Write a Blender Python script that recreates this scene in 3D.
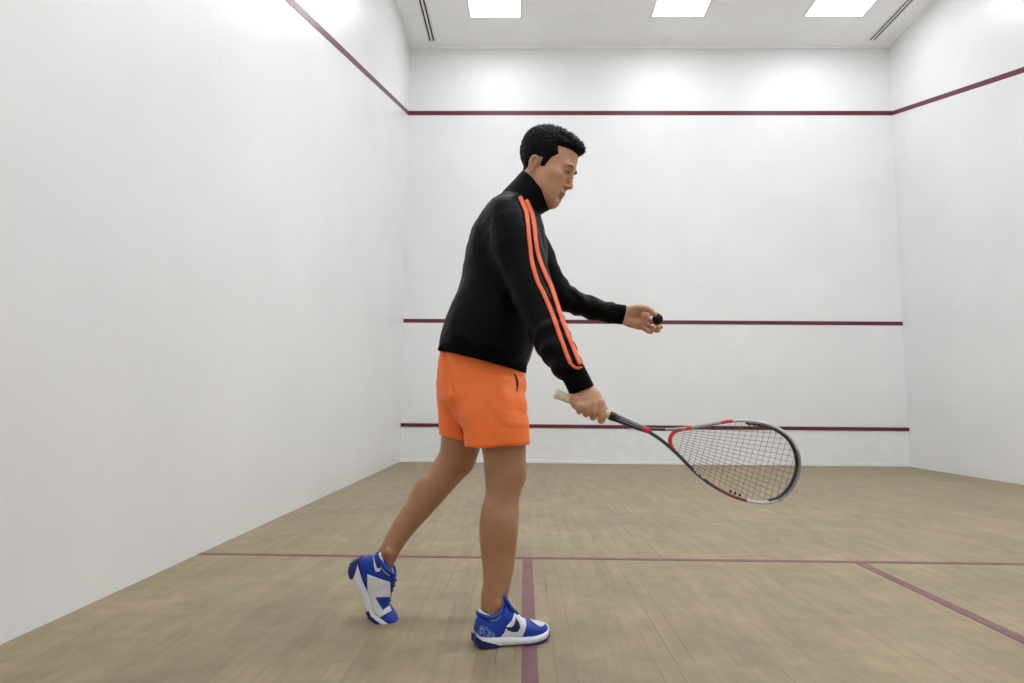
import bpy, bmesh, math, random
import numpy as np
from mathutils import Vector, Matrix
from mathutils.bvhtree import BVHTree

C = bpy.context.scene
random.seed(7)
for o in list(bpy.data.objects):
    bpy.data.objects.remove(o)

# ------------------------------------------------------------------ camera
YAW, PITCH, ROLL, FPX = 0.0184, 0.0958, -0.0082, 661.58
CAM = np.array([1.5643, 1.2704, 0.7283])
def rot(yaw, pitch, roll):
    cy, sy = math.cos(yaw), math.sin(yaw); cp, sp = math.cos(pitch), math.sin(pitch); cr, sr = math.cos(roll), math.sin(roll)
    Rz = np.array([[cy,-sy,0],[sy,cy,0],[0,0,1]]); Rx = np.array([[1,0,0],[0,cp,-sp],[0,sp,cp]]); Ry = np.array([[cr,0,sr],[0,1,0],[-sr,0,cr]])
    return Rz @ Rx @ Ry
RM = rot(YAW, PITCH, ROLL)
cd = bpy.data.cameras.new('camera'); cam = bpy.data.objects.new('camera', cd); C.collection.objects.link(cam)
cd.sensor_width = 36; cd.lens = FPX/1024*36; cd.clip_start = 0.05
m4 = Matrix.Identity(4)
for i in range(3):
    m4[i][0] = RM[i][0]; m4[i][1] = RM[i][2]; m4[i][2] = -RM[i][1]; m4[i][3] = CAM[i]
cam.matrix_world = m4
C.camera = cam
# world, exposure
w = bpy.data.worlds.new('world'); C.world = w; w.use_nodes = True
w.node_tree.nodes['Background'].inputs[0].default_value = (0.5, 0.52, 0.55, 1)
w.node_tree.nodes['Background'].inputs[1].default_value = 0.02
C.view_settings.view_transform = 'Standard'; C.view_settings.look = 'None'
C.view_settings.gamma = 1; C.view_settings.use_curve_mapping = False
C.view_settings.exposure = 0.66
C.cycles.use_denoising = True
C.cycles.max_bounces = 14; C.cycles.diffuse_bounces = 8
LIGHT = {8.42: 9.0, 4.57: 32.0, 0.72: 13.5}      # emission of the panel rows, by the row's near edge

def ray(x, y): return RM @ np.array([(x-512)/FPX, 1, (341.5-y)/FPX])
def P(x, y, Y):
    d = ray(x, y); return CAM + d*(Y-CAM[1])/d[1]
def SC(Y): return (Y-CAM[1])/FPX        # metres per photograph pixel at that depth

# ------------------------------------------------------------------ helpers
def link(o, parent=None):
    C.collection.objects.link(o)
    if parent is not None: o.parent = parent
    return o
def mesh_obj(name, V, F, mats, parent=None, smooth=True, fmat=None):
    me = bpy.data.meshes.new(name)
    me.from_pydata([tuple(v) for v in V], [], [tuple(f) for f in F]); me.update()
    if not isinstance(mats, (list, tuple)): mats = [mats]
    for m in mats: me.materials.append(m)
    if fmat is not None: me.polygons.foreach_set('material_index', np.asarray(fmat, dtype=np.int32))
    if smooth: me.polygons.foreach_set('use_smooth', np.ones(len(me.polygons), dtype=bool))
    return link(bpy.data.objects.new(name, me), parent)
def fix_normals(o):
    bm = bmesh.new(); bm.from_mesh(o.data); bmesh.ops.recalc_face_normals(bm, faces=bm.faces); bm.to_mesh(o.data); bm.free()
def tag(o, label=None, cat=None, group=None, kind=None):
    if label: o['label'] = label
    if cat: o['category'] = cat
    if group: o['group'] = group
    if kind: o['kind'] = kind
    return o
class MB:
    def __init__(s): s.V = []; s.F = []; s.M = []
    def add(s, V, F, m=0):
        n = len(s.V); s.V += [tuple(v) for v in V]; s.F += [tuple(i+n for i in f) for f in F]; s.M += [m]*len(F)
    def box(s, lo, hi, m=0):
        x0,y0,z0 = lo; x1,y1,z1 = hi
        s.add([(x0,y0,z0),(x1,y0,z0),(x1,y1,z0),(x0,y1,z0),(x0,y0,z1),(x1,y0,z1),(x1,y1,z1),(x0,y1,z1)],
              [(0,3,2,1),(4,5,6,7),(0,1,5,4),(1,2,6,5),(2,3,7,6),(3,0,4,7)], m)
    def sweep(s, pts, A, B, ref, n=12, closed=False, cap=True, mids=None, power=2.0):
        pts = np.asarray(pts, float); N = len(pts)
        A = np.broadcast_to(A, N); B = np.broadcast_to(B, N); base = len(s.V)
        for i in range(N):
            d = (pts[(i+1) % N]-pts[i-1]) if closed else pts[min(i+1,N-1)]-pts[max(i-1,0)]
            d = d/np.linalg.norm(d); eb = ref-np.dot(ref,d)*d; eb /= np.linalg.norm(eb); ea = np.cross(d, eb)
            for k in range(n):
                t = 2*math.pi*k/n; c, sn = math.cos(t), math.sin(t)
                c = math.copysign(abs(c)**(2/power), c); sn = math.copysign(abs(sn)**(2/power), sn)
                s.V.append(tuple(pts[i]+ea*A[i]*c+eb*B[i]*sn))
        for i in range(N if closed else N-1):
            for k in range(n):
                a = base+i*n+k; b = base+i*n+(k+1) % n; c = base+((i+1) % N)*n+(k+1) % n; d = base+((i+1) % N)*n+k
                s.F.append((a,b,c,d)); s.M.append(0 if mids is None else mids[i])
        if cap and not closed:
            s.F.append(tuple(base+k for k in range(n))[::-1]); s.M.append(0 if mids is None else mids[0])
            s.F.append(tuple(base+(N-1)*n+k for k in range(n))); s.M.append(0 if mids is None else mids[-1])
    def build(s, name, mats, parent=None, smooth=False):
        o = mesh_obj(name, s.V, s.F, mats, parent, smooth, s.M); fix_normals(o); return o
def bevel(o, w=0.004, seg=2):
    b = o.modifiers.new('bevel', 'BEVEL'); b.width = w; b.segments = seg; return o
def empty(name, loc):
    o = bpy.data.objects.new(name, None); o.location = loc; o.empty_display_size = 0.1; return link(o)
def reparent(o, p):
    """keep the child where it is in the world"""
    o.parent = p; o.matrix_parent_inverse = Matrix.Translation(p.location).inverted(); return o
def catmull(pts, n):
    pts = np.asarray(pts, float); N = len(pts); out = []
    ext = np.vstack([2*pts[0]-pts[1], pts, 2*pts[-1]-pts[-2]])
    for i in range(N-1):
        p0,p1,p2,p3 = ext[i:i+4]
        for k in range(n):
            t = k/n
            out.append(0.5*((2*p1)+(-p0+p2)*t+(2*p0-5*p1+4*p2-p3)*t*t+(-p0+3*p1-3*p2+p3)*t**3))
    out.append(pts[-1]); return np.array(out)

# ------------------------------------------------------------------ materials
def new_mat(name):
    m = bpy.data.materials.new(name); m.use_nodes = True; nt = m.node_tree
    return m, nt, nt.nodes['Principled BSDF']
def col(c): return (c[0], c[1], c[2], 1)
def srgb(r, g, b):
    return tuple(((v/255)/12.92 if v/255 <= .04045 else ((v/255+.055)/1.055)**2.4) for v in (r, g, b))
def mat(name, c, rough=0.5, spec=0.5, var=0.06, scale=60, bump=0.0, bscale=200, metal=0, sss=0, sheen=0, stretch=(1,1,1), bdist=0.002):
    m, nt, b = new_mat(name); N, L = nt.nodes, nt.links
    tc = N.new('ShaderNodeTexCoord'); mp = N.new('ShaderNodeMapping'); mp.inputs['Scale'].default_value = stretch
    L.new(tc.outputs['Object'], mp.inputs['Vector'])
    nz = N.new('ShaderNodeTexNoise'); nz.inputs['Scale'].default_value = scale; nz.inputs['Detail'].default_value = 4
    L.new(mp.outputs['Vector'], nz.inputs['Vector'])
    rp = N.new('ShaderNodeMapRange'); rp.inputs['From Min'].default_value = .3; rp.inputs['From Max'].default_value = .7
    rp.inputs['To Min'].default_value = 1-var; rp.inputs['To Max'].default_value = 1+var
    L.new(nz.outputs['Fac'], rp.inputs['Value'])
    mx = N.new('ShaderNodeVectorMath'); mx.operation = 'SCALE'; mx.inputs[0].default_value = c
    L.new(rp.outputs['Result'], mx.inputs['Scale']); L.new(mx.outputs['Vector'], b.inputs['Base Color'])
    b.inputs['Roughness'].default_value = rough; b.inputs['Specular IOR Level'].default_value = spec; b.inputs['Metallic'].default_value = metal
    if sss:
        b.inputs['Subsurface Weight'].default_value = sss; b.inputs['Subsurface Radius'].default_value = (0.012, 0.005, 0.003); b.inputs['Subsurface Scale'].default_value = 1
    if sheen: b.inputs['Sheen Weight'].default_value = sheen; b.inputs['Sheen Roughness'].default_value = .4
    if bump:
        n2 = N.new('ShaderNodeTexNoise'); n2.inputs['Scale'].default_value = bscale; n2.inputs['Detail'].default_value = 3
        L.new(mp.outputs['Vector'], n2.inputs['Vector'])
        bp = N.new('ShaderNodeBump'); bp.inputs['Strength'].default_value = bump; bp.inputs['Distance'].default_value = bdist
        L.new(n2.outputs['Fac'], bp.inputs['Height']); L.new(bp.outputs['Normal'], b.inputs['Normal'])
    return m
def emis(name, c, s):
    m, nt, b = new_mat(name); b.inputs['Base Color'].default_value = (0.8,0.8,0.8,1)
    b.inputs['Emission Color'].default_value = col(c); b.inputs['Emission Strength'].default_value = s; return m
def wall_mat(name, c, rough):
    m, nt, b = new_mat(name); N, L = nt.nodes, nt.links
    tc = N.new('ShaderNodeTexCoord')
    nz = N.new('ShaderNodeTexNoise'); nz.inputs['Scale'].default_value = 1.3; nz.inputs['Detail'].default_value = 6; nz.inputs['Roughness'].default_value = .6
    L.new(tc.outputs['Object'], nz.inputs['Vector'])
    # scattered ball scuffs
    vo = N.new('ShaderNodeTexVoronoi'); vo.inputs['Scale'].default_value = 2.6; L.new(tc.outputs['Object'], vo.inputs['Vector'])
    dn = N.new('ShaderNodeTexNoise'); dn.inputs['Scale'].default_value = 30; L.new(tc.outputs['Object'], dn.inputs['Vector'])
    ad = N.new('ShaderNodeMath'); ad.operation = 'MULTIPLY_ADD'; ad.inputs[1].default_value = .05; L.new(dn.outputs['Fac'], ad.inputs[0]); L.new(vo.outputs['Distance'], ad.inputs[2])
    sm = N.new('ShaderNodeMapRange'); sm.inputs['From Min'].default_value = .035; sm.inputs['From Max'].default_value = .07
    sm.inputs['To Min'].default_value = .86; sm.inputs['To Max'].default_value = 1; L.new(ad.outputs[0], sm.inputs['Value'])
    rp = N.new('ShaderNodeMapRange'); rp.inputs['From Min'].default_value = .3; rp.inputs['From Max'].default_value = .7
    rp.inputs['To Min'].default_value = .965; rp.inputs['To Max'].default_value = 1.02; L.new(nz.outputs['Fac'], rp.inputs['Value'])
    ml = N.new('ShaderNodeMath'); ml.operation = 'MULTIPLY'; L.new(rp.outputs['Result'], ml.inputs[0]); L.new(sm.outputs['Result'], ml.inputs[1])
    mx = N.new('ShaderNodeVectorMath'); mx.operation = 'SCALE'; mx.inputs[0].default_value = c
    L.new(ml.outputs[0], mx.inputs['Scale']); L.new(mx.outputs['Vector'], b.inputs['Base Color'])
    b.inputs['Roughness'].default_value = rough
    n2 = N.new('ShaderNodeTexNoise'); n2.inputs['Scale'].default_value = 14; n2.inputs['Detail'].default_value = 5; L.new(tc.outputs['Object'], n2.inputs['Vector'])
    bp = N.new('ShaderNodeBump'); bp.inputs['Strength'].default_value = .12; bp.inputs['Distance'].default_value = .004
    L.new(n2.outputs['Fac'], bp.inputs['Height']); L.new(bp.outputs['Normal'], b.inputs['Normal'])
    return m
def floor_mat():
    m, nt, b = new_mat('maple_strip_floor'); N, L = nt.nodes, nt.links
    def math_(op, a, c=None, d=None):
        n = N.new('ShaderNodeMath'); n.operation = op
        for i, v in enumerate((a, c, d)):
            if v is None: continue
            if isinstance(v, (int, float)): n.inputs[i].default_value = v
            else: L.new(v, n.inputs[i])
        return n.outputs[0]
    tc = N.new('ShaderNodeTexCoord'); sp = N.new('ShaderNodeSeparateXYZ'); L.new(tc.outputs['Object'], sp.inputs[0])
    x, y = sp.outputs['X'], sp.outputs['Y']
    u = math_('DIVIDE', x, 0.0572); row = math_('FLOOR', u); fu = math_('FRACT', u)
    wn = N.new('ShaderNodeTexWhiteNoise'); wn.noise_dimensions = '1D'; L.new(row, wn.inputs['W'])
    ln = math_('MULTIPLY_ADD', wn.outputs['Value'], 0.40, 0.28)
    v = math_('MULTIPLY_ADD', wn.outputs['Value'], 37.7, math_('DIVIDE', y, ln)); cl = math_('FLOOR', v); fv = math_('FRACT', v)
    cb = N.new('ShaderNodeCombineXYZ'); L.new(row, cb.inputs[0]); L.new(cl, cb.inputs[1])
    w2 = N.new('ShaderNodeTexWhiteNoise'); w2.noise_dimensions = '2D'; L.new(cb.outputs[0], w2.inputs['Vector'])
    # grain
    mp = N.new('ShaderNodeMapping'); mp.inputs['Scale'].default_value = (28, 2.2, 1); L.new(tc.outputs['Object'], mp.inputs['Vector'])
    off = N.new('ShaderNodeVectorMath'); off.operation = 'ADD'; L.new(mp.outputs['Vector'], off.inputs[0]); L.new(w2.outputs['Color'], off.inputs[1])
    gn = N.new('ShaderNodeTexNoise'); gn.inputs['Scale'].default_value = 1.6; gn.inputs['Detail'].default_value = 8; L.new(off.outputs[0], gn.inputs['Vector'])
    # wear blotches
    bl = N.new('ShaderNodeTexNoise'); bl.inputs['Scale'].default_value = 2.1; bl.inputs['Detail'].default_value = 7; bl.inputs['Roughness'].default_value = .65
    L.new(tc.outputs['Object'], bl.inputs['Vector'])
    val = math_('ADD', math_('MULTIPLY_ADD', w2.outputs['Value'], .42, .79), math_('MULTIPLY_ADD', gn.outputs['Fac'], .4, -.2))
    val = math_('MULTIPLY', val, math_('MULTIPLY_ADD', bl.outputs['Fac'], 1.1, .45))
    b2 = N.new('ShaderNodeTexNoise'); b2.inputs['Scale'].default_value = 9; b2.inputs['Detail'].default_value = 6; b2.inputs['Roughness'].default_value = .7
    L.new(tc.outputs['Object'], b2.inputs['Vector']); val = math_('MULTIPLY', val, math_('MULTIPLY_ADD', b2.outputs['Fac'], .7, .65))
    # seams, some boards gaping more than others
    ed = math_('MINIMUM', fu, math_('SUBTRACT', 1.0, fu))
    sw = math_('MULTIPLY_ADD', math_('POWER', w2.outputs['Value'], 4), .05, .012)
    se = math_('MINIMUM', math_('DIVIDE', ed, sw), 1.0)
    ev = math_('MULTIPLY', math_('MINIMUM', fv, math_('SUBTRACT', 1.0, fv)), ln)
    see = math_('MINIMUM', math_('DIVIDE', ev, 0.0014), 1.0)
    seam = math_('MINIMUM', se, see); sd = math_('SUBTRACT', 1.0, math_('MULTIPLY', math_('SUBTRACT', 1.0, seam), math_('MULTIPLY_ADD', math_('POWER', w2.outputs['Value'], 3), .55, .20)))
    tot = math_('MULTIPLY', val, sd)
    hue = N.new('ShaderNodeMix'); hue.data_type = 'RGBA'; L.new(w2.outputs['Value'], hue.inputs['Factor'])
    hue.inputs['A'].default_value = col(FLOOR_A); hue.inputs['B'].default_value = col(FLOOR_B)
    mx = N.new('ShaderNodeVectorMath'); mx.operation = 'SCALE'; L.new(hue.outputs['Result'], mx.inputs[0]); L.new(tot, mx.inputs['Scale'])
    L.new(mx.outputs['Vector'], b.inputs['Base Color'])
    rr = math_('MULTIPLY_ADD', bl.outputs['Fac'], .25, .36); L.new(rr, b.inputs['Roughness']); b.inputs['Specular IOR Level'].default_value = .35
    bp = N.new('ShaderNodeBump'); bp.inputs['Strength'].default_value = .35; bp.inputs['Distance'].default_value = .0012
    L.new(math_('MULTIPLY_ADD', gn.outputs['Fac'], .3, seam), bp.inputs['Height']); L.new(bp.outputs['Normal'], b.inputs['Normal'])
    return m
FLOOR_A = srgb(151, 136, 106); FLOOR_B = srgb(134, 119, 93)
M = {}
M['wall'] = wall_mat('white_wall_paint', (0.80, 0.803, 0.808), 0.33)
M['frontwall'] = wall_mat('white_front_wall_paint', (0.80, 0.80, 0.80), 0.42)
M['ceiling'] = mat('ceiling_paint', (0.92, 0.92, 0.91), .8, .2, .02, 3)
M['floor'] = floor_mat()
M['red'] = mat('dark_red_line_paint', srgb(94, 26, 40), .35, .5, .06, 20)
M['floorline'] = mat('worn_maroon_floor_paint', srgb(114, 74, 76), .5, .4, .25, 14, stretch=(1,.3,1))
M['tin'] = mat('tin_white_paint', (0.79, 0.795, 0.79), .4, .5, .03, 8)
M['white'] = mat('white_enamel', (0.8, 0.8, 0.8), .4, .5, .02, 10)
M['slot'] = mat('dark_vent_slot', (0.015, 0.016, 0.018), .6, .3, .1, 40)
M['skin'] = mat('skin', srgb(196, 146, 116), .44, .4, .05, 26, bump=.08, bscale=420, sss=.06)
M['legskin'] = mat('darker_leg_skin', srgb(166, 120, 90), .42, .4, .07, 22, bump=.08, bscale=420, sss=.05)
M['hair'] = mat('black_hair', (0.0028, 0.0028, 0.0032), .6, .12, .3, 120, bump=.5, bscale=260)
M['brow'] = mat('dark_brow_hair', srgb(46, 32, 26), .6, .3, .2, 200)
M['lip'] = mat('lip_skin', srgb(158, 104, 92), .4, .4, .06, 80)
M['eyewhite'] = mat('eye_white', srgb(200, 190, 180), .15, .5, .02, 80)
M['iris'] = mat('dark_iris', srgb(30, 20, 16), .1, .5, .1, 80)
M['jacket'] = mat('black_jersey', (0.0014, 0.0018, 0.0027), .5, .09, .2, 300, bump=.15, bscale=900)
M['rib'] = mat('black_rib_knit', (0.0012, 0.0015, 0.0022), .8, .07, .3, 500, bump=.4, bscale=700)
M['stripe'] = mat('orange_stripe_tape', srgb(238, 112, 72), .6, .3, .04, 200)
M['short'] = mat('orange_nylon', srgb(250, 122, 54), .55, .3, .04, 160, bump=.08, bscale=900)
M['blue'] = mat('royal_blue_mesh', srgb(9, 54, 156), .5, .4, .14, 420, bump=.25, bscale=900)
M['navy'] = mat('navy_rubber', srgb(26, 34, 92), .55, .4, .08, 120)
M['shoewhite'] = mat('white_shoe_foam', srgb(222, 224, 228), .5, .4, .03, 90)
def mesh_mat():
    m, nt, b = new_mat('blue_white_mesh'); N, L = nt.nodes, nt.links
    tc = N.new('ShaderNodeTexCoord'); vo = N.new('ShaderNodeTexVoronoi'); vo.inputs['Scale'].default_value = 230; L.new(tc.outputs['Object'], vo.inputs['Vector'])
    mx = N.new('ShaderNodeMix'); mx.data_type = 'RGBA'; mr = N.new('ShaderNodeMapRange'); mr.inputs['From Min'].default_value = .25; mr.inputs['From Max'].default_value = .5
    L.new(vo.outputs['Distance'], mr.inputs['Value']); L.new(mr.outputs['Result'], mx.inputs['Factor'])
    mx.inputs['A'].default_value = col(srgb(176, 190, 222)); mx.inputs['B'].default_value = col(srgb(20, 64, 170)); L.new(mx.outputs['Result'], b.inputs['Base Color']); b.inputs['Roughness'].default_value = .6
    return m
M['heelmesh'] = mesh_mat()
M['sock'] = mat('white_sock_knit', srgb(214, 214, 216), .85, .2, .05, 400, bump=.2, bscale=900)
M['grip'] = mat('cream_grip_tape', srgb(214, 202, 176), .7, .3, .06, 120, bump=.3, bscale=300)
M['graphite'] = mat('graphite_frame', srgb(48, 48, 56), .28, .6, .08, 90)
M['silver'] = mat('silver_frame', srgb(196, 196, 204), .25, .6, .03, 60)
M['grey'] = mat('grey_frame', srgb(150, 148, 158), .28, .6, .04, 60)
M['racketred'] = mat('red_frame', srgb(214, 38, 56), .3, .6, .04, 60)
M['maroonframe'] = mat('maroon_frame', srgb(126, 44, 48), .3, .6, .05, 60)
M['string'] = mat('brown_string', srgb(120, 84, 78), .4, .5, .08, 200)
M['ball'] = mat('black_ball_rubber', (0.009, 0.012, 0.011), .7, .2, .25, 300, bump=.3, bscale=700)
M['black'] = mat('black_plastic', (0.01, 0.01, 0.011), .4, .5, .1, 90)

# ------------------------------------------------------------------ the court
W, D, H = 6.4, 9.75, 5.52
def slab(name, lo, hi, m, kind='structure'):
    b = MB(); b.box(lo, hi); o = b.build(name, m); tag(o, kind=kind); return o
slab('floor', (-.2, -.2, -.1), (W+.2, D+.2, 0), M['floor'])
slab('ceiling', (-.2, -.2, H), (W+.2, D+.2, H+.1), M['ceiling'])
slab('wall_left', (-.2, -.2, 0), (0, D+.2, H), M['wall'])
slab('wall_right', (W, -.2, 0), (W+.2, D+.2, H), M['wall'])
slab('wall_front', (0, D, 0), (W, D+.2, H), M['frontwall'])
slab('wall_back', (0, -.2, 0), (W, 0, H), M['wall'])
e = .003
# painted lines
slab('trim_1', (0, D-e, 4.57), (W, D, 4.63), M['red'])                # out line on the front wall
slab('trim_2', (0, D-e, 1.78), (W, D, 1.83), M['red'])              # service line
def sideline(name, x0, x1, p0, p1, wd=.055):
    (ya, za), (yb, zb) = p0, p1
    n = np.array([-(zb-za), yb-ya]); n = n/np.linalg.norm(n)*wd/2
    q = [(ya+n[0], za+n[1]), (yb+n[0], zb+n[1]), (yb-n[0], zb-n[1]), (ya-n[0], za-n[1])]
    V = [(x0, a, b) for a, b in q]+[(x1, a, b) for a, b in q]
    o = mesh_obj(name, V, [(0,1,2,3),(7,6,5,4),(0,4,5,1),(1,5,6,2),(2,6,7,3),(3,7,4,0)], M['red'], smooth=False); fix_normals(o); tag(o, kind='structure')
sl = (4.62-3.386)/(D-5.387)
sideline('trim_3', 0, e, (0.3, 4.60-(D-.3)*.279), (D, 4.60))
sideline('trim_4', W-e, W, (0.3, 4.60-(D-.3)*.262), (D, 4.60))
YS = 4.525
slab('trim_5', (0, YS-.020, 0), (W, YS+.020, .0015), M['floorline'])             # short line
slab('trim_6', (3.153-.024, 0, 0), (3.153+.024, YS-.024, .0015), M['floorline'])    # half court line
slab('trim_7', (1.586-.023, 0, 0), (1.586+.023, YS-.024, .0015), M['floorline'])    # service box lines
slab('trim_8', (W-1.6-.027, 0, 0), (W-1.6+.027, YS-.024, .0015), M['floorline'])
slab('trim_9', (0, D-.035, H-.03), (W, D, H), M['ceiling'])
# tin
t = tag(empty('tin_panel', (W/2, D, 0)), 'low white tin panel along the foot of the front wall with dark red top strip', 'tin')
b = MB(); b.box((0.001, D-.022, 0.04), (W-.001, D-.0005, .445)); reparent(bevel(b.build('board', M['tin'])), t)
b = MB(); b.box((0.001, D-.035, .445), (W-.001, D-.0005, .488)); reparent(bevel(b.build('top_strip', M['red'])), t)
b = MB(); b.box((0.001, D-.034, 0.0005), (W-.001, D-.0005, .04)); reparent(bevel(b.build('kick_strip', M['white'])), t)

# ceiling lights
names = {0: 'nearest the left side wall', 1: 'in the middle of the row', 2: 'nearest the right side wall'}
for y0, st in LIGHT.items():
    em = emis('light_diffuser_%d' % int(y0), (0.945, 0.985, 1.03), st)
    for i, (xa, xb) in enumerate(((.88, 1.49), (3.12, 3.74), (4.99, 5.68))):
        row = {8.42: 'front row', 4.57: 'mid-court row', 0.72: 'rear row'}[y0]
        t = tag(empty('ceiling_light', ((xa+xb)/2, y0+.305, H)), 'square recessed ceiling light %s, %s' % (names[i], row), 'ceiling light', 'recessed ceiling light panels')
        y1 = y0+.61
        b = MB(); f = .03
        for lo, hi in (((xa-f, y0-f), (xb+f, y0)), ((xa-f, y1), (xb+f, y1+f)), ((xa-f, y0), (xa, y1)), ((xb, y0), (xb+f, y1))):
            b.box((lo[0], lo[1], H-.012), (hi[0], hi[1], H))
        reparent(b.build('frame', M['white']), t)
        b = MB(); b.box((xa, y0, H-.008), (xb, y1, H-.001)); reparent(b.build('diffuser', em), t)
# linear ceiling diffusers
for xc, s in ((.32, 'left'), (6.085, 'right')):
    t = tag(empty('ceiling_vent', (xc, 8.3, H)), 'long narrow twin-slot air vent in the ceiling beside the %s side wall' % s, 'air vent', 'ceiling slot vents')
    b = MB(); y0, y1 = 7.0, 9.585; hw = .055
    for x0, x1 in ((-hw, -.034), (-.012, .012), (.034, hw)): b.box((xc+x0, y0, H-.008), (xc+x1, y1, H))
    b.box((xc-hw, y1-.004, H-.008), (xc+hw, y1+.012, H)); reparent(b.build('frame', M['white']), t)
    for x0, x1 in ((-.034, -.012), (.012, .034)):
        b = MB(); b.box((xc+x0, y0, H-.003), (xc+x1, y1, H-.0005)); reparent(b.build('slot', M['slot']), t)

# ------------------------------------------------------------------ implicit surfaces
YREF = np.array([0., 1., 0.])
class Tube:
    """swept elliptical tube: half width A across the view, half depth B along ref"""
    def __init__(s, pts, A, B, n=4, ref=YREF, cap=1.0):
        pts = np.asarray(pts, float); A = np.broadcast_to(np.asarray(A, float), len(pts)); B = np.broadcast_to(np.asarray(B, float), len(pts))
        q = catmull(np.c_[pts, A, B], n) if len(pts) > 2 else np.c_[pts, A, B]
        s.round = bool(np.allclose(A, B)); s.p = q[:, :3]; s.a = np.maximum(q[:, 3], 1e-3); s.b = np.maximum(q[:, 4], 1e-3); s.cap = cap
        N = len(q); s.ea = np.zeros((N, 3)); s.eb = np.zeros((N, 3))
        for i in range(N):
            d = s.p[min(i+1, N-1)]-s.p[max(i-1, 0)]; d = d/np.linalg.norm(d)
            eb = ref-np.dot(ref, d)*d; eb /= np.linalg.norm(eb); s.eb[i] = eb; s.ea[i] = np.cross(d, eb)
        r = np.maximum(s.a, s.b)[:, None]
        s.lo = (s.p-r).min(0); s.hi = (s.p+r).max(0)
    def __call__(s, X):
        out = None
        for i in range(len(s.p)-1):
            v = s.p[i+1]-s.p[i]; l = np.linalg.norm(v)
            d = X-s.p[i]; t = np.clip(d @ v/(l*l), 0, 1)
            q = d-t[:, None]*v
            if s.round:
                e = np.sqrt((q*q).sum(1))-(s.a[i]+t*(s.a[i+1]-s.a[i])); out = e if out is None else np.minimum(out, e); continue
            u = q @ s.ea[i]; u += t*(q @ s.ea[i+1]-u)
            z = q @ s.eb[i]; z += t*(q @ s.eb[i+1]-z)
            wv = q @ (v/l)
            a = s.a[i]+t*(s.a[i+1]-s.a[i]); bb = s.b[i]+t*(s.b[i+1]-s.b[i]); c = np.minimum(a, bb)*s.cap
            ua, zb, wc = u/a, z/bb, wv/c
            k0 = np.sqrt(ua*ua+zb*zb+wc*wc)+1e-9
            k1 = np.sqrt((ua/a)**2+(zb/bb)**2+(wc/c)**2)+1e-9
            e = k0*(k0-1)/k1
            out = e if out is None else np.minimum(out, e)
        return out
class Ell:
    def __init__(s, c, r, R=np.eye(3)):
        s.c = np.asarray(c, float); s.r = np.asarray(r, float)*np.ones(3); s.R = R
        m = s.r.max(); s.lo = s.c-m; s.hi = s.c+m
    def __call__(s, X):
        q = (X-s.c) @ s.R
        k0 = np.sqrt(((q/s.r)**2).sum(1))+1e-9; k1 = np.sqrt(((q/s.r**2)**2).sum(1))+1e-9
        return k0*(k0-1)/k1
def smin(a, b, k):
    h = np.clip(.5+.5*(b-a)/k, 0, 1); return b+(a-b)*h-k*h*(1-h)
class Sdf:
    def __init__(s): s.ops = []; s.post = []
    def add(s, p, k=.01): s.ops.append((p, 'u', k)); return s
    def sub(s, p, k=.01): s.ops.append((p, 's', k)); return s
    def __call__(s, X, lo=None, hi=None):
        d = np.full(len(X), 1.0)
        if lo is None: lo, hi = X.min(0), X.max(0)
        for p, op, k in s.ops:
            if np.any(p.lo-.06-k > hi) or np.any(p.hi+.06+k < lo): continue
            e = p(X)
            d = smin(d, e, k) if op == 'u' else -smin(-d, e, k)
        for f in s.post: d = f(X, d)
        return d
def axis(*segs):
    out = []
    for a, b, st in segs:
        n = max(1, int(round((b-a)/st))); out += list(np.linspace(a, b, n+1)[:-1])
    out.append(segs[-1][1]); return np.array(out)
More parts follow.
